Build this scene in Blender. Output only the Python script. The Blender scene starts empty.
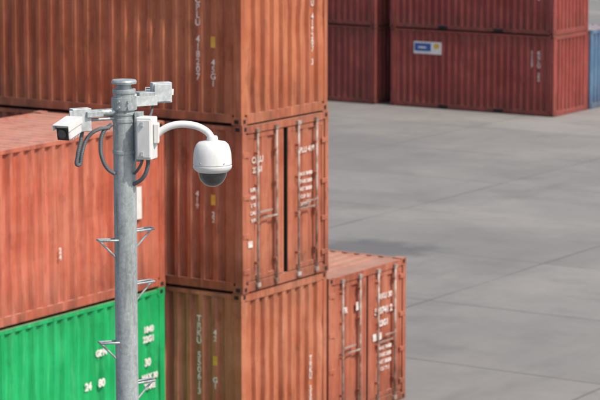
import bpy, bmesh, math, random
from mathutils import Vector, Matrix, noise as mnoise
random.seed(4)
sc=bpy.context.scene
sc.view_settings.view_transform='Standard'
try: sc.view_settings.look='None'
except: pass
sc.view_settings.exposure=0

# ---------------------------------------------------------------- materials
def nmat(name):
    m=bpy.data.materials.new(name); m.use_nodes=True
    nt=m.node_tree; b=nt.nodes['Principled BSDF']
    return m,nt,b
def N(nt,t,**k):
    n=nt.nodes.new(t)
    for a,v in k.items(): setattr(n,a,v)
    return n
def mixc(nt,fac,a,b,blend='MIX'):
    n=N(nt,'ShaderNodeMix',data_type='RGBA',blend_type=blend)
    L=nt.links
    for sock,v in ((n.inputs[0],fac),(n.inputs[6],a),(n.inputs[7],b)):
        if hasattr(v,'is_linked'): L.new(v,sock)
        elif isinstance(v,(int,float)): sock.default_value=v
        else: sock.default_value=(*v,1)
    return n.outputs[2]
def noise(nt,vec,scale,detail=4,rough=.6,sc3=(1,1,1),loc=(0,0,0)):
    mp=N(nt,'ShaderNodeMapping'); mp.inputs['Scale'].default_value=sc3; mp.inputs['Location'].default_value=loc
    nt.links.new(vec,mp.inputs[0])
    n=N(nt,'ShaderNodeTexNoise'); n.inputs['Scale'].default_value=scale
    n.inputs['Detail'].default_value=detail; n.inputs['Roughness'].default_value=rough
    nt.links.new(mp.outputs[0],n.inputs['Vector']); return n.outputs['Fac']
def ramp(nt,fac,lo,hi,a=0,b=1):
    n=N(nt,'ShaderNodeMapRange'); n.inputs[1].default_value=lo;n.inputs[2].default_value=hi
    n.inputs[3].default_value=a;n.inputs[4].default_value=b
    nt.links.new(fac,n.inputs[0]); return n.outputs[0]
def mulv(nt,a,b):
    mul=N(nt,'ShaderNodeMath',operation='MULTIPLY')
    for i,v in enumerate((a,b)):
        if isinstance(v,(int,float)): mul.inputs[i].default_value=v
        else: nt.links.new(v,mul.inputs[i])
    return mul.outputs[0]

def paint(name,base,fade,rust=(.14,.05,.025),seed=0,rustamt=.6,dust=(.50,.33,.25),dustamt=.6,dirt=(.09,.045,.03)):
    m,nt,b=nmat(name)
    tc=N(nt,'ShaderNodeTexCoord').outputs['Object']
    s=(seed*7.3,seed*3.1,seed*1.7); s2=(s[1],s[2],s[0]); s3=(s[2],s[0],s[1])
    big=noise(nt,tc,.9,4,.65,loc=s)
    c=mixc(nt,ramp(nt,big,.36,.64),base,fade)
    streak=noise(nt,tc,6,5,.7,(1,1,.07),s)
    c=mixc(nt,ramp(nt,streak,.50,.68,0,.6),c,tuple(x*.55 for x in base))
    st2=noise(nt,tc,11,4,.65,(1,1,.10),s2)
    lite=tuple(min(1,x*1.10+.05) for x in fade)
    c=mixc(nt,ramp(nt,st2,.54,.70,0,.55),c,lite)
    sp=noise(nt,tc,2.6,9,.75,(1,1,.45),s3)
    c=mixc(nt,ramp(nt,sp,.57,.63,0,rustamt),c,rust)
    fine=noise(nt,tc,16,6,.75,(1,1,.35),s2)
    c=mixc(nt,ramp(nt,fine,.59,.67,0,rustamt),c,rust)
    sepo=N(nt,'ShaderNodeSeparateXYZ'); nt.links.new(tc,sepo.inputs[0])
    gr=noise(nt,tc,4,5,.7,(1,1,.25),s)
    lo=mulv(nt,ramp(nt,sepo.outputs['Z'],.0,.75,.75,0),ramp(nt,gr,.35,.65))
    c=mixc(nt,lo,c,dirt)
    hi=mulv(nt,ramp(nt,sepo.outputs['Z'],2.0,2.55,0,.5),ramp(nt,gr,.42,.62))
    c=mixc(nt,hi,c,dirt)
    g=N(nt,'ShaderNodeNewGeometry'); sep=N(nt,'ShaderNodeSeparateXYZ'); nt.links.new(g.outputs['Normal'],sep.inputs[0])
    up=ramp(nt,sep.outputs['Z'],.6,.95,0,dustamt)
    dn=noise(nt,tc,1.6,5,.7,loc=s)
    c=mixc(nt,mulv(nt,up,ramp(nt,dn,.3,.6,.5,1)),c,dust)
    nt.links.new(c,b.inputs['Base Color'])
    b.inputs['Roughness'].default_value=.62
    b.inputs['Specular IOR Level'].default_value=.3
    bp=N(nt,'ShaderNodeBump'); bp.inputs['Strength'].default_value=.35; bp.inputs['Distance'].default_value=.03
    nt.links.new(noise(nt,tc,2.2,3,.5,(1,1,1),s3),bp.inputs['Height']); nt.links.new(bp.outputs[0],b.inputs['Normal'])
    return m
def plain(name,col,rough=.5,metal=0,var=.0,scale=8,to=None):
    m,nt,b=nmat(name)
    if var:
        tc=N(nt,'ShaderNodeTexCoord').outputs['Object']
        n=noise(nt,tc,scale,5,.65)
        nt.links.new(mixc(nt,ramp(nt,n,.38,.62),to or tuple(x*(1-var) for x in col),tuple(min(1,x*(1+var)) for x in col)),b.inputs['Base Color'])
    else: b.inputs['Base Color'].default_value=(*col,1)
    b.inputs['Roughness'].default_value=rough; b.inputs['Metallic'].default_value=metal
    return m
M_dark=plain('painted_recess_shade',(.012,.011,.011),.9)  # near-black colour standing in for the shade inside openings and gaps
M_rod=plain('lock_rod_zinc',(.38,.34,.31),.6,.15,.2,5,to=(.22,.12,.08))
M_white=plain('marking_white',(.72,.66,.62),.6,0,.1,7,to=(.55,.42,.36))
M_whiteb=plain('marking_white_clean',(.70,.68,.64),.6,0,.1)
M_yellow=plain('marking_yellow',(.62,.36,.05),.6,0,.1,7)
M_blue=plain('marking_blue',(.03,.09,.30),.6)
M_gasket=plain('door_gasket',(.02,.018,.018),.8)

# ---------------------------------------------------------------- containers
W=2.438;H=2.591
def box(bm,x0,y0,z0,x1,y1,z1,mi=0):
    vs=[bm.verts.new((x,y,z)) for z in (z0,z1) for y in (y0,y1) for x in (x0,x1)]
    for f in ((0,2,3,1),(4,5,7,6),(0,1,5,4),(2,6,7,3),(0,4,6,2),(1,3,7,5)):
        fc=bm.faces.new([vs[i] for i in f]); fc.material_index=mi
def prof(s0,s1,fl,sl,depth):
    pitch=2*fl+2*sl; n=max(1,int((s1-s0-fl)/pitch)); pad=(s1-s0-(n*pitch+fl))/2
    pts=[(s0,0)]; s=s0+pad+fl
    for i in range(n):
        pts+=[(s,0),(s+sl,depth),(s+sl+fl,depth),(s+2*sl+fl,0)]
        s+=pitch
    pts.append((s1,0)); return pts
def sheet(bm,pts,f,z0,z1,mi=0,dent=0,seed=0,rows=10):
    if not dent: rows=1
    R=[]
    for r in range(rows+1):
        t=r/rows; z=z0+(z1-z0)*t; row=[]
        for s,d in pts:
            e=0
            if dent:
                n=mnoise.noise(Vector((s*1.3+seed*11,z*1.5,seed*3.7)))
                n2=mnoise.noise(Vector((s*.5+seed*5,z*.6,seed*9.1)))
                e=dent*(max(0,n-.15)*2.2+max(0,n2)*.9)*math.sin(math.pi*t)**.5
            row.append(bm.verts.new(f(s,d+e,z)))
        R.append(row)
    for r in range(rows):
        a,b=R[r],R[r+1]
        for i in range(len(pts)-1):
            fc=bm.faces.new((a[i],a[i+1],b[i+1],b[i])); fc.material_index=mi
def cyl(bm,p,axis,r,l,mi,seg=10):
    p=Vector(p); ax={'x':Vector((1,0,0)),'y':Vector((0,1,0)),'z':Vector((0,0,1))}[axis]
    q=ax.to_track_quat('Z','Y').to_matrix()
    rings=[]
    for k in (0,1):
        rings.append([bm.verts.new(p+ax*l*k+q@Vector((r*math.cos(t*2*math.pi/seg),r*math.sin(t*2*math.pi/seg),0))) for t in range(seg)])
    for i in range(seg):
        j=(i+1)%seg
        f=bm.faces.new((rings[0][i],rings[0][j],rings[1][j],rings[1][i])); f.material_index=mi; f.smooth=True
    bm.faces.new(rings[0][::-1]).material_index=mi; bm.faces.new(rings[1]).material_index=mi

cnt=[0]
def container(L,mat,center,ang,z,door='+x',name='shipping_container',H=2.591,gap=.028):
    cnt[0]+=1; sd0=cnt[0]
    bm=bmesh.new(); hx=L/2; hy=W/2
    for sx in(-1,1):
        for sy in(-1,1):
            x0,x1=sorted((sx*hx*1.0-sx*.004,sx*(hx-.14))); y0,y1=sorted((sy*(hy-.004),sy*(hy-.10)))
            box(bm,x0,y0,.118,x1,y1,H-.118)
            for zz in(0,H-.118):
                xa,xb=sorted((sx*hx,sx*(hx-.178))); ya,yb=sorted((sy*hy,sy*(hy-.162)))
                box(bm,xa,ya,zz+(.008 if zz==0 else 0),xb,yb,zz+.118)
                xm=(xa+xb)/2; ym=(ya+yb)/2
                c=sorted((sy*(hy+.003),sy*(hy-.02))); box(bm,xm-.04,c[0],zz+.03,xm+.04,c[1],zz+.088,1)  # dark plates proud of the castings, painted shade of their holes
                c=sorted((sx*(hx+.003),sx*(hx-.02))); box(bm,c[0],ym-.032,zz+.028,c[1],ym+.032,zz+.09,1)
    pts=prof(-hx+.14,hx-.14,.071,.050,.052)
    for sy in(-1,1):
        y0,y1=sorted((sy*(hy-.008),sy*(hy-.07)))
        box(bm,-hx+.178,y0,H-.08,hx-.178,y1,H-.020)
        y0,y1=sorted((sy*(hy-.006),sy*(hy-.06)))
        box(bm,-hx+.178,y0,.035,hx-.178,y1,.165)
        for px in (-1.03,1.03):
            c=sorted((sy*(hy-.002),sy*(hy-.03))); box(bm,px-.18,c[0],.038,px+.18,c[1],.14,1)  # dark plate on the rail, painted shade of a fork pocket
        sheet(bm,pts,lambda s,d,z:(s,sy*(hy-.014-d),z),.165,H-.08,0,.022,sd0+sy*.3)
    for sx,isdoor in((1,door=='+x'),(-1,door=='-x')):
        def X(v): return sx*(hx-v)
        x0,x1=sorted((X(.004),X(.07)))
        box(bm,x0,-hy+.162,H-.13,x1,hy-.162,H-.016)
        box(bm,x0,-hy+.162,.016,x1,hy-.162,.16)
        if not isdoor:
            e=prof(-hy+.10,hy-.10,.100,.026,.060)
            sheet(bm,e,lambda s,d,z:(X(.016+d),s,z),.16,H-.13,0,.03,sd0+5)
        else:
            x0,x1=sorted((X(.09),X(.11))); box(bm,x0,-hy+.1,.15,x1,hy-.1,H-.12,1)  # black sheet behind the leaves, painted shade of the door gap
            for sd in(-1,1):
                ya,yb=(gap,hy-.115) if sd>0 else (-hy+.115,-gap)
                z0,z1=.175,H-.145
                xs=sorted((X(.02),X(.075)))
                for bx in((ya,z0,ya+.06,z1),(yb-.06,z0,yb,z1),(ya+.06,z0,yb-.06,z0+.07),(ya+.06,z1-.07,yb-.06,z1)):
                    box(bm,xs[0],bx[0],bx[1],xs[1],bx[2],bx[3])
                e=prof(ya+.06,yb-.06,.15,.035,.036)
                sheet(bm,e,lambda s,d,z:(X(.026+d),s,z),z0+.07,z1-.07,0,.015,sd0+8+sd)
                for g in(ya-.012,yb):
                    c=sorted((X(.028),X(.07))); box(bm,c[0],g,z0,c[1],g+.012,z1,3)
                for k in(.24,.74):
                    y=ya+(yb-ya)*k if sd>0 else yb-(yb-ya)*k
                    cyl(bm,(X(-.022),y,.06),'z',.018,H-.12,2)
                    for zz in(.07,H-.125):
                        c=sorted((X(-.045),X(.0))); box(bm,c[0],y-.045,zz,c[1],y+.045,zz+.06,2)
                    for zz in(.42,1.05,1.62,2.12):
                        c=sorted((X(-.035),X(.024))); box(bm,c[0],y-.035,zz,c[1],y+.035,zz+.04,0)
                    zz=1.12+.1*(k>.5)
                    ye=y+sd*.42 if k<.5 else y-sd*.36
                    a,b2=sorted((y,ye)); c=sorted((X(-.052),X(-.04))); box(bm,c[0],a,zz,c[1],b2,zz+.028,2)
                for zz in(.3,.85,1.45,2.1):
                    c=sorted((X(-.006),X(.02))); a,b2=sorted((sd*(hy-.02),sd*(hy-.2))); box(bm,c[0],a,zz,c[1],b2,zz+.07)
    r=prof(-hx+.18,hx-.18,.09,.03,.02)
    vs=[[bm.verts.new((s,y,H-.024-d)) for s,d in r] for y in(-hy+.07,hy-.07)]
    for i in range(len(r)-1): bm.faces.new((vs[0][i],vs[0][i+1],vs[1][i+1],vs[1][i]))
    for sx in(-1,1):
        a,b2=sorted((sx*(hx-.18),sx*(hx-.07))); box(bm,a,-hy+.163,H-.06,b2,hy-.163,H-.018)
    box(bm,-hx+.07,-hy+.06,.05,hx-.07,hy-.06,.12,1)
    me=bpy.data.meshes.new(name); bm.to_mesh(me); bm.free()
    for m in(mat,M_dark,M_rod,M_gasket): me.materials.append(m)
    ob=bpy.data.objects.new(name,me); sc.collection.objects.link(ob)
    ob.location=(center[0],center[1],z); ob.rotation_euler=(0,0,ang)
    ob['L']=L
    return ob
ROT={'-y':(math.pi/2,0,0),'+x':(math.pi/2,0,math.pi/2)}
def facepos(ob,face,u,z,o=.004):
    hx=ob['L']/2
    return {'-y':(u,-W/2+.014-o-.002,z),'+x':(hx-.014+o,u,z)}[face]
def text(ob,face,u,z,s,size,mat=M_white,stack=False,o=.004,bold=.002):
    if stack: s='\n'.join(s)
    c=bpy.data.curves.new('marking','FONT'); c.body=s; c.size=size; c.align_x='CENTER'; c.align_y='TOP'
    c.space_line=.82; c.offset=size*.012+bold; c.extrude=.0008
    t=bpy.data.objects.new('marking',c); sc.collection.objects.link(t); t.parent=ob
    t.location=facepos(ob,face,u,z,o); t.rotation_euler=ROT[face]; c.materials.append(mat); return t
def patch(ob,face,u,z,w,h,mat,o=.004):
    bm=bmesh.new(); box(bm,-w/2,-h/2,-.001,w/2,h/2,.001); me=bpy.data.meshes.new('label'); bm.to_mesh(me); bm.free()
    me.materials.append(mat); t=bpy.data.objects.new('label',me); sc.collection.objects.link(t); t.parent=ob
    t.location=facepos(ob,face,u,z,o); t.rotation_euler=ROT[face]; return t

TH=math.radians(33)
A=Vector((-math.cos(TH),math.sin(TH))); B=Vector((math.sin(TH),math.cos(TH)))
C0=Vector((-.87,38.98)); L40=12.192; L20=6.058
angM=-TH; angL=math.radians(90)-TH
def placeM(c0,L): return c0+A*L/2+B*W/2

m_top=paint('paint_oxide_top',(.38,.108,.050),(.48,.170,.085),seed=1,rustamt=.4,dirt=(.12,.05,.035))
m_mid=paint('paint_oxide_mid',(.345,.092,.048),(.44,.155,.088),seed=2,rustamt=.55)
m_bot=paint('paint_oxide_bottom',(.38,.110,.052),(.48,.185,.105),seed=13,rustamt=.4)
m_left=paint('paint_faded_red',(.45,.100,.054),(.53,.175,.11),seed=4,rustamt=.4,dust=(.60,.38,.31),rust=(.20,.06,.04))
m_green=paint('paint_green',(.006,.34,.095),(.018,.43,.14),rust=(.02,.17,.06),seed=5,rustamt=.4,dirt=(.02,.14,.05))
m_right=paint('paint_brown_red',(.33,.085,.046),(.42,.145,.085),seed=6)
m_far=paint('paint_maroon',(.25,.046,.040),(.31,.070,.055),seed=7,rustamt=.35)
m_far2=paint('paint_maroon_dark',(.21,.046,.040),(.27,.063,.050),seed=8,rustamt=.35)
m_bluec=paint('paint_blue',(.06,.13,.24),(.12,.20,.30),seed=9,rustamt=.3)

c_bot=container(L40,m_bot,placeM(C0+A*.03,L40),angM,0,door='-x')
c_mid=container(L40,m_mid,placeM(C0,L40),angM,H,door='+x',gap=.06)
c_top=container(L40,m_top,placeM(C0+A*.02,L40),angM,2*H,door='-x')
hx=L40/2
text(c_top,'-y',hx-.80,1.95,'CPLU',.14,stack=True); text(c_top,'-y',hx-.80,1.35,'418207',.14,stack=True)
text(c_top,'-y',hx-.52,1.0,'45G1',.13,stack=True); patch(c_top,'-y',hx-.52,1.25,.08,.17,M_yellow)
text(c_top,'+x',.78,2.1,'CPLU 418207 3',.125,stack=True)
text(c_mid,'-y',hx-.85,1.55,'418',.12,stack=True); patch(c_mid,'-y',hx-.55,1.42,.08,.16,M_yellow); text(c_mid,'-y',hx-.55,1.25,'22',.11,stack=True)
text(c_bot,'-y',hx-.80,2.2,'TRKU 550613',.14,stack=True)
patch(c_bot,'-y',hx-.5,1.5,.08,.15,M_yellow); text(c_bot,'-y',hx-.5,2.0,'42',.12,stack=True); text(c_bot,'-y',hx-.5,1.25,'G1',.12,stack=True)
text(c_bot,'+x',.75,1.3,'TRKU 5506',.12,stack=True)
text(c_mid,'+x',-.80,2.1,'CPLU',.13,o=.006); text(c_mid,'+x',-.80,1.94,'22G1',.12,o=.006)
for i in range(5): text(c_mid,'+x',-.90,1.62-.12*i,['SUPER','HEAVY','2 600','CAUT','9 FT'][i],.075,o=.006)
text(c_mid,'+x',.55,2.1,'CPLU 418',.12,o=.006)
for i in range(5): text(c_mid,'+x',.56,1.7-.12*i,['MAX 30480','TARE 2200','NET 28280','CUB 33.1','24000 LB'][i],.075,o=.006)
patch(c_mid,'+x',-1.0,.75,.12,.10,M_white,.006)

PL=C0+A*1.40-B*.08
def placeL(L,shift=0): return PL-B*(L/2+shift)+A*W/2
l_red=container(L40,m_left,placeL(L40),angL,H,door='-x')
l_grn=container(L40,m_green,placeL(L40,.02),angL,0,door='-x')
patch(l_red,'-y',hx-.66,1.40,.14,.50,M_whiteb)
text(l_red,'-y',hx-2.6,1.0,'24',.12,stack=True)
for (u,z,s,t) in ((.42,2.05,.13,'1840'),(.42,1.9,.13,'22G1'),(.45,1.55,.16,'30'),(.40,1.30,.12,'MAX 30'),(.40,1.15,.12,'TARE'),(1.95,1.45,.16,'24'),(1.62,1.45,.16,'80'),(1.62,1.9,.13,'GRN')):
    text(l_grn,'-y',hx-u,z,t,s,M_whiteb,bold=.006)

PR=C0+B*(W+.09)+A*.05
c_rt=container(L40,m_right,placeM(PR,L40),angM,0,door='+x',H=2.438)
text(c_rt,'+x',.52,1.95,'TRKU 30',.13,o=.006)
text(c_rt,'+x',.5,1.72,'520741 2',.15,o=.006,bold=.005); text(c_rt,'+x',.5,1.5,'22G1',.14,o=.006,bold=.005)
patch(c_rt,'+x',.30,1.22,.28,.12,M_white,.006)
for i in range(4): text(c_rt,'+x',.55,1.05-.12*i,['MAX 30480','TARE 2200','NET 28280','CU 33.1'][i],.085,o=.006)
text(c_rt,'+x',-.72,1.9,'TR',.14,o=.006); patch(c_rt,'+x',-.30,1.85,.14,.14,M_white,.006)

F0=Vector((8.08,82.4))
for i,z in enumerate((0,H)):
    f=container(L20,m_far,placeM(F0+A*.03*i,L20),angM,z,door='-x')
    h2=L20/2
    if i==0:
        patch(f,'-y',-h2+1.40,1.98,1.05,.40,M_whiteb); patch(f,'-y',-h2+1.22,2.0,.62,.26,M_blue,.007); patch(f,'-y',-h2+1.74,2.05,.2,.16,M_yellow,.007); patch(f,'-y',-h2+1.2,1.99,.3,.05,M_whiteb,.010)
    text(f,'-y',h2-.55,2.1,'KRLU 22',.17,stack=True); text(f,'-y',h2-.8,2.1,'1137',.17,stack=True)
F1=F0+A*(L20+.55)-B*.1
for i,z in enumerate((0,H)):
    f=container(L20,m_far2 if i==0 else m_far,placeM(F1,L20),angM,z,door='-x')
    text(f,'-y',0.8,2.0,'550 61',.16,stack=True)
F2=F0+B*(W+.12)
container(L20,m_bluec,placeM(F2,L20),angM,0,door='-x')

# ---------------------------------------------------------------- ground
m,nt,b=nmat('yard_concrete')
tc=N(nt,'ShaderNodeTexCoord').outputs['Object']
mp=N(nt,'ShaderNodeMapping'); mp.inputs['Rotation'].default_value=(0,0,TH); nt.links.new(tc,mp.inputs[0]); v=mp.outputs[0]
br=N(nt,'ShaderNodeTexBrick'); br.offset=.0; br.inputs['Scale'].default_value=1; br.inputs['Brick Width'].default_value=6.5; br.inputs['Row Height'].default_value=5
br.inputs['Mortar Size'].default_value=.035; br.inputs['Mortar Smooth'].default_value=.4
br.inputs['Color1'].default_value=(.195,.183,.170,1); br.inputs['Color2'].default_value=(.262,.248,.230,1); br.inputs['Mortar'].default_value=(.09,.085,.08,1); br.inputs['Bias'].default_value=0
wv=N(nt,'ShaderNodeTexNoise'); wv.inputs['Scale'].default_value=.35; wv.inputs['Detail'].default_value=4; nt.links.new(v,wv.inputs['Vector'])
wa=N(nt,'ShaderNodeVectorMath',operation='MULTIPLY_ADD'); nt.links.new(wv.outputs['Color'],wa.inputs[0]); wa.inputs[1].default_value=(.12,.12,0); nt.links.new(v,wa.inputs[2])
nt.links.new(wa.outputs[0],br.inputs['Vector'])
c=mixc(nt,ramp(nt,noise(nt,v,.12,3),.35,.6,.5,1),(.232,.22,.205),br.outputs['Color'])
n1=noise(nt,v,.10,6,.65,(1,.6,1)); c=mixc(nt,ramp(nt,n1,.45,.58,0,.50),c,(.150,.143,.138))
n2=noise(nt,v,.15,6,.65,(.8,1,1),(9,4,0)); c=mixc(nt,ramp(nt,n2,.49,.62,0,.50),c,(.33,.308,.275))
n3=noise(nt,v,.6,7,.7,(.6,1,1),(3,1,0)); c=mixc(nt,ramp(nt,n3,.51,.66,0,.42),c,(.13,.123,.117))
n3=noise(nt,v,.8,7,.72,(1,.2,1),(13,1,0)); c=mixc(nt,ramp(nt,n3,.55,.68,0,.32),c,(.125,.12,.115))
n4=noise(nt,v,12,5,.75); c=mixc(nt,ramp(nt,n4,.35,.7,0,.3),c,(.15,.145,.14))
vd=N(nt,'ShaderNodeVectorMath',operation='SUBTRACT'); nt.links.new(tc,vd.inputs[0]); vd.inputs[1].default_value=(1.2,58.0,0)
vs=N(nt,'ShaderNodeVectorMath',operation='MULTIPLY'); nt.links.new(vd.outputs[0],vs.inputs[0]); vs.inputs[1].default_value=(.55,.95,0)
ln=N(nt,'ShaderNodeVectorMath',operation='LENGTH'); nt.links.new(vs.outputs[0],ln.inputs[0])
wob=N(nt,'ShaderNodeMath',operation='ADD'); nt.links.new(ln.outputs['Value'],wob.inputs[0]); nt.links.new(ramp(nt,noise(nt,tc,.9,5,.65),.3,.7,-.4,.4),wob.inputs[1])
c=mixc(nt,ramp(nt,wob.outputs[0],1.3,.7,0,.65),c,(.08,.08,.082))
nt.links.new(c,b.inputs['Base Color']); b.inputs['Roughness'].default_value=.85
bm=bmesh.new(); R=2500
bm.faces.new([bm.verts.new(p) for p in((-R,-R,0),(R,-R,0),(R,R,0),(-R,R,0))])
me=bpy.data.meshes.new('ground'); bm.to_mesh(me); bm.free(); me.materials.append(m)
g=bpy.data.objects.new('ground',me); sc.collection.objects.link(g)

# ---------------------------------------------------------------- CCTV mast
m_galv,nt,b=nmat('galvanised_steel')
tc=N(nt,'ShaderNodeTexCoord').outputs['Object']
vo=N(nt,'ShaderNodeTexVoronoi'); vo.inputs['Scale'].default_value=60; nt.links.new(tc,vo.inputs['Vector'])
nn=noise(nt,tc,9,7,.75,(1,1,.3))
c=mixc(nt,ramp(nt,nn,.36,.64),(.22,.25,.26),(.43,.47,.475))
sp=N(nt,'ShaderNodeSeparateColor'); nt.links.new(vo.outputs['Color'],sp.inputs[0])
c=mixc(nt,ramp(nt,sp.outputs[0],0,1,0,.38),c,(.55,.59,.59))
n5=noise(nt,tc,16,6,.75,(1,1,.10),(4,4,4)); c=mixc(nt,ramp(nt,n5,.53,.66,0,.6),c,(.17,.18,.17))
n6=noise(nt,tc,30,5,.75,(1,1,.5),(1,4,9)); c=mixc(nt,ramp(nt,n6,.60,.70,0,.55),c,(.66,.68,.67))
nt.links.new(c,b.inputs['Base Color']); b.inputs['Metallic'].default_value=.3
nt.links.new(ramp(nt,nn,.3,.7,.40,.58),b.inputs['Roughness'])
m_wh,nt,b=nmat('white_powder_coat')
tc=N(nt,'ShaderNodeTexCoord').outputs['Object']
n=noise(nt,tc,14,7,.75,(1,1,.25)); c=mixc(nt,ramp(nt,n,.45,.72,0,.5),(.71,.71,.69),(.50,.48,.44))
nt.links.new(c,b.inputs['Base Color'])
b.inputs['Roughness'].default_value=.42
m_grey=plain('light_grey_box',(.48,.51,.51),.5,.1,.2,18)
m_cond,nt,b=nmat('grey_conduit'); b.inputs['Base Color'].default_value=(.11,.125,.135,1); b.inputs['Roughness'].default_value=.5
tc=N(nt,'ShaderNodeTexCoord').outputs['Object']
wvn=N(nt,'ShaderNodeTexWave'); wvn.inputs['Scale'].default_value=60; wvn.bands_direction='Z'; nt.links.new(tc,wvn.inputs['Vector'])
bp=N(nt,'ShaderNodeBump'); bp.inputs['Distance'].default_value=.003; bp.inputs['Strength'].default_value=.5; nt.links.new(wvn.outputs['Fac'],bp.inputs['Height']); nt.links.new(bp.outputs[0],b.inputs['Normal'])
m_black=plain('black_plastic',(.015,.015,.017),.35)
m_glass=plain('smoked_bubble',(.03,.032,.035),.07)
m_glass.node_tree.nodes['Principled BSDF'].inputs['Coat Weight'].default_value=1

PX,PY,PT=-1.10,16.17,8.35
mast=bpy.data.objects.new('surveillance_camera_mast',None); sc.collection.objects.link(mast); mast.location=(PX,PY,0)
def add(name,bm,mat,bevel=0,smooth=True,parent=None,loc=(0,0,0),rot=None):
    bmesh.ops.recalc_face_normals(bm,faces=bm.faces)
    me=bpy.data.meshes.new(name); bm.to_mesh(me); bm.free()
    for mm in (mat if isinstance(mat,list) else [mat]): me.materials.append(mm)
    if smooth:
        for p in me.polygons: p.use_smooth=True
    o=bpy.data.objects.new(name,me); sc.collection.objects.link(o); o.parent=parent or mast; o.location=loc
    if rot is not None: o.rotation_euler=rot
    if bevel:
        md=o.modifiers.new('b','BEVEL'); md.width=bevel; md.segments=3; md.limit_method='ANGLE'; md.angle_limit=math.radians(40); md.harden_normals=True
    elif smooth: o.data.set_sharp_from_angle(angle=math.radians(35))
    return o
def lathe(name,prof,mat,loc=(0,0,0),seg=48,parent=None):
    bm=bmesh.new(); rings=[]
    for r,z in prof:
        if r<1e-5: rings.append([bm.verts.new((0,0,z))])
        else: rings.append([bm.verts.new((r*math.cos(2*math.pi*k/seg),r*math.sin(2*math.pi*k/seg),z)) for k in range(seg)])
    for i in range(len(rings)-1):
        a,b2=rings[i],rings[i+1]
        for k in range(seg):
            j=(k+1)%seg
            if len(a)==1 and len(b2)==1: continue
            if len(a)==1: bm.faces.new((a[0],b2[k],b2[j]))
            elif len(b2)==1: bm.faces.new((a[k],b2[0],a[j]))
            else: bm.faces.new((a[k],a[j],b2[j],b2[k]))
    return add(name,bm,mat,0,True,parent,loc)
def tube(name,pts,r,mat,smooth=True,parent=None):
    cu=bpy.data.curves.new(name,'CURVE'); cu.dimensions='3D'; cu.bevel_depth=r; cu.bevel_resolution=5; cu.use_fill_caps=True; cu.resolution_u=16
    if smooth:
        s=cu.splines.new('BEZIER'); s.bezier_points.add(len(pts)-1)
        for p,q in zip(s.bezier_points,pts): p.co=q; p.handle_left_type='AUTO'; p.handle_right_type='AUTO'
    else:
        s=cu.splines.new('POLY'); s.points.add(len(pts)-1)
        for p,q in zip(s.points,pts): p.co=(*q,1)
    cu.materials.append(mat); o=bpy.data.objects.new(name,cu); sc.collection.objects.link(o); o.parent=parent or mast; return o
def bx(name,c,s,mat,bevel=.004,rot=None,parent=None):
    bm=bmesh.new(); box(bm,-s[0]/2,-s[1]/2,-s[2]/2,s[0]/2,s[1]/2,s[2]/2)
    return add(name,bm,mat,bevel,True,parent,c,rot)
def Z(py): return PT-(py-80)/160
def Xp(px): return (px-124)/160

lathe('pole',[(0,0),(.2,0),(.2,.025),(.095,.025),(.09,.12),(.085,.5),(.073,3),(.072,Z(112)),(.066,Z(111)),(.066,Z(93)),(.072,Z(92.5)),(.074,Z(91)),(.072,Z(88.5)),(.048,Z(88)),(.044,Z(85)),(.05,Z(83.5)),(.078,Z(83)),(.080,Z(81)),(.074,Z(79.3)),(.03,Z(78.5)),(0,Z(78.5))],m_galv)
for y in (118,150): lathe('strap',[(.0715,Z(y)+.002),(.0765,Z(y)),(.0765,Z(y)-.020),(.0715,Z(y)-.022)],m_galv)
lathe('clamp_collar',[(.066,Z(97)),(.080,Z(97)),(.080,Z(109)),(.066,Z(109))],m_galv)
lathe('flange',[(.066,Z(112)),(.078,Z(112)),(.078,Z(114)),(.066,Z(114))],m_galv)
for k in range(4):
    a=k*math.pi/2+.8; bm=bmesh.new(); cyl(bm,(.15*math.cos(a),.15*math.sin(a),.025),'z',.015,.05,0); add('anchor_bolt',bm,m_galv)
for zq in (100,106):
    for a in (-1.9,-1.2):
        bm=bmesh.new(); cyl(bm,(0,0,0),'x',.009,.022,0,6); add('clamp_bolt',bm,m_galv,0,False,None,(.076*math.cos(a),.076*math.sin(a),Z(zq)),(0,0,a))

d=Vector((.87,.49,0))
def arm(name,s0,s1,z,r=.022):
    p0=d*s0;p1=d*s1
    tube(name,[(p0.x,p0.y,z),(p1.x,p1.y,z)],r,m_galv,False)
arm('cross_arm_low',-.30,-.06,Z(111),.024); arm('cross_arm_high',.06,.20,Z(97),.024)
arm('cross_arm_rod',-.28,-.06,Z(117.5),.010)
angd=math.atan2(d.y,d.x)
def bullet(name,loc,yaw,pitch,L=.26,w=.105,h=.10):
    e=bpy.data.objects.new(name,None); sc.collection.objects.link(e); e.parent=mast; e.location=loc; e.rotation_euler=(0,pitch,yaw)
    bx('housing',(0,0,0),(L,w,h),m_wh,.018,parent=e)
    bx('sunshield',(.010,0,h/2+.005),(L+.02,w+.014,.006),m_wh,.002,parent=e)
    for s in(-1,1): bx('shield_side',(.010,s*(w/2+.005),h/2-.014),(L+.02,.004,.034),m_wh,.001,parent=e)
    bx('front_glass',(L/2+.002,0,-.004),(.006,w*.80,h*.80),m_black,.002,parent=e)
    bm=bmesh.new(); cyl(bm,(0,0,0),'x',.028,.008,0,24); add('lens',bm,m_glass,0,True,e,(L/2+.003,0,-.002))
    bx('rear_cap',(-L/2-.006,0,0),(.014,w*.9,h*.9),m_grey,.004,parent=e)
    for k in range(5): bx('cooling_rib',(-L/2+.03+.02*k,0,-h/2-.003),(.006,w*.8,.008),m_wh,.001,parent=e)
    return e
yawL=math.atan2(-.92,-.40)
bullet('bullet_camera_a',(Xp(73),-.32,Z(122.5)),yawL,math.radians(12),L=.165,w=.098,h=.098)
bx('mount_box',(Xp(82),-.155,Z(116.5)),(.125,.07,.145),m_grey,.006,(0,0,math.radians(25)))
bx('mount_box_lid',(Xp(82)-.015,-.192,Z(116.5)),(.105,.010,.125),m_grey,.003,(0,0,math.radians(25)))
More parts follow.
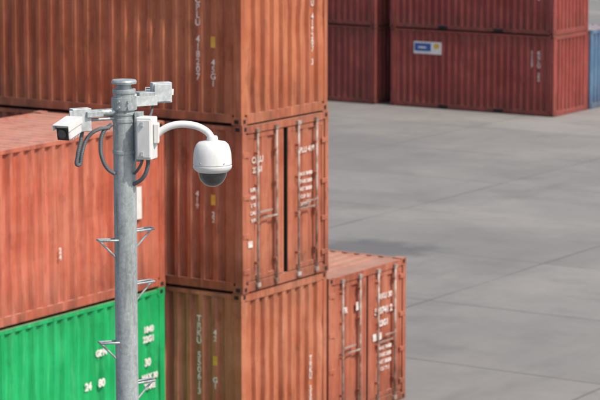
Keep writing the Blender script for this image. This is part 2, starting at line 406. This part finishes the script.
bx('mount_plate',(Xp(93),-.12,Z(111)),(.11,.11,.035),m_galv,.003,(0,0,angd))
tube('swivel',[(Xp(80),-.2,Z(119)),(Xp(78),-.25,Z(119)),(Xp(75),-.28,Z(121))],.02,m_grey)
bullet('bullet_camera_b',(Xp(156),.27,Z(100)),math.radians(66),math.radians(8),L=.18,w=.09,h=.08)
bx('mount_box',(Xp(160),.115,Z(94)),(.130,.06,.130),m_grey,.006,(0,0,math.radians(20)))
bx('mount_box_lid',(Xp(160)+.012,.079,Z(94)),(.11,.010,.11),m_grey,.003,(0,0,math.radians(20)))
bx('mount_plate',(Xp(143),.07,Z(96.5)),(.11,.10,.05),m_galv,.003,(0,0,angd))
bx('mount_rib',(Xp(146),.03,Z(101)),(.15,.012,.065),m_grey,.003,(0,0,angd))

bx('junction_box',(Xp(147),-.085,Z(136)),(.105,.11,.265),m_wh,.008,(0,0,math.radians(-18)))
bx('junction_door',(Xp(147)-.015,-.145,Z(136)),(.086,.012,.235),m_wh,.004,(0,0,math.radians(-18)))
bx('box_back_bracket',(Xp(139),-.02,Z(136)),(.055,.08,.31),m_galv,.003)
for q in(121,151): bx('latch',(Xp(143),-.155,Z(q)),(.02,.01,.028),m_grey,.002,(0,0,math.radians(-18)))
for q in(119,153): bx('mount_lug',(Xp(139),-.085,Z(q)),(.035,.03,.02),m_galv,.002)
bx('arm_base',(Xp(157),-.09,Z(131)),(.035,.085,.125),m_wh,.008)
tube('gooseneck',[(Xp(156),-.09,Z(134)),(Xp(163),-.09,Z(128)),(Xp(174),-.09,Z(123.3)),(Xp(190),-.09,Z(122.8)),(Xp(203),-.09,Z(127)),(Xp(210),-.09,Z(133)),(Xp(212.5),-.09,Z(140))],.0225,m_wh)
zt=Z(137)
def zz(py): return (137-py)/160
lathe('dome_housing',[(0,zz(134)),(.03,zz(134)),(.034,zz(135)),(.036,zz(138.5)),(.055,zz(139)),(.084,zz(140)),(.101,zz(142.5)),(.112,zz(147)),(.118,zz(152)),(.1205,zz(158)),(.1215,zz(162)),(.1175,zz(162.4)),(.1175,zz(163.4)),(.1225,zz(163.8)),(.121,zz(166)),(.112,zz(168)),(.100,zz(169.5)),(.096,zz(170)),(.092,zz(169.5)),(0,zz(169.5))],m_wh,(Xp(212.5),-.09,zt),64)
pr=[]
for k in range(15):
    a=k/14*math.pi/2; pr.append((.091*math.cos(a),zz(169.6)-.098*math.sin(a)))
lathe('bubble',pr,[m_glass],(Xp(212.5),-.09,zt),48)
for a in (-2.2,-.9):
    bm=bmesh.new(); cyl(bm,(0,0,0),'x',.005,.006,0,8); add('dome_screw',bm,m_grey,0,False,None,(Xp(212.5)+.119*math.cos(a),-.09+.119*math.sin(a),zt+zz(160)),(0,0,a))
tube('conduit_a',[(Xp(84),-.14,Z(124)),(Xp(82),-.15,Z(138)),(Xp(79),-.16,Z(152)),(Xp(79),-.15,Z(162)),(Xp(83),-.14,Z(150)),(Xp(88),-.12,Z(136)),(Xp(97),-.11,Z(128)),(Xp(110),-.07,Z(126))],.012,m_cond)
tube('conduit_b',[(Xp(112),-.06,Z(123)),(Xp(104),-.08,Z(130)),(Xp(101),-.09,Z(145)),(Xp(103),-.09,Z(158)),(Xp(108),-.07,Z(168)),(Xp(114),-.05,Z(173))],.013,m_cond)
tube('conduit_c',[(Xp(148),-.09,Z(154)),(Xp(148),-.09,Z(164)),(Xp(144),-.08,Z(175)),(Xp(138),-.06,Z(181)),(Xp(133),-.04,Z(184))],.013,m_cond)
tube('conduit_d',[(Xp(142),-.09,Z(154)),(Xp(142),-.09,Z(160)),(Xp(138),-.08,Z(168)),(Xp(134),-.05,Z(173))],.009,m_cond)
tube('cable_e',[(Xp(152),.1,Z(104)),(Xp(151),.06,Z(112)),(Xp(149),-.04,Z(118))],.008,m_cond)
for x in(142,148,153):
    bm=bmesh.new(); cyl(bm,(Xp(x),-.09,Z(157.5)),'z',.014,.03,0,12); add('cable_gland',bm,m_black)
def step(side,z,yaw):
    dd=Vector((math.cos(yaw),math.sin(yaw),0))*side; n=Vector((-dd.y,dd.x,0))
    o=dd*.182; i=dd*.055
    up=Vector((0,0,1))
    P=[i+n*.03+up*z, o+n*.03+up*(z+.006), o-n*.03+up*(z+.006), i-n*.03+up*z]
    tube('climbing_step',[tuple(p) for p in P],.0072,m_galv,False)
    tube('step_brace',[tuple(o+up*(z+.004)),tuple(i+up*(z-.125))],.0068,m_galv,False)
yw=math.radians(28)
for py in (241,346,451,556,661,766,871,976,1081): step(-1,Z(py),yw)
for py in (233,287,390,495,600,705,810,915,1020): step(1,Z(py),yw)

# ---------------------------------------------------------------- camera / light
cam=bpy.data.cameras.new('cam'); co=bpy.data.objects.new('camera',cam); sc.collection.objects.link(co)
cam.sensor_width=36; cam.lens=156; cam.clip_end=6000; cam.clip_start=.1
co.location=(0,0,10.1); co.rotation_euler=(math.radians(90-8.81),0,0)
cam.dof.use_dof=True; cam.dof.focus_distance=16.2; cam.dof.aperture_fstop=6.7
sc.camera=co
el=math.radians(50); az=Vector((.815,-.58)).normalized()
sd=Vector((az.x*math.cos(el),az.y*math.cos(el),math.sin(el)))
sl=bpy.data.lights.new('sun','SUN'); sl.energy=3.8; sl.angle=math.radians(.6); sl.color=(1,.945,.86)
so=bpy.data.objects.new('sun',sl); sc.collection.objects.link(so); so.rotation_euler=sd.to_track_quat('Z','Y').to_euler()
w=bpy.data.worlds.new('World'); sc.world=w; w.use_nodes=True
nt=w.node_tree; bg=nt.nodes['Background']; sk=nt.nodes.new('ShaderNodeTexSky'); sk.sky_type='NISHITA'; sk.sun_disc=False
sk.sun_elevation=el; sk.sun_rotation=math.atan2(az.x,az.y); sk.dust_density=3; nt.links.new(sk.outputs[0],bg.inputs[0]); bg.inputs[1].default_value=.15
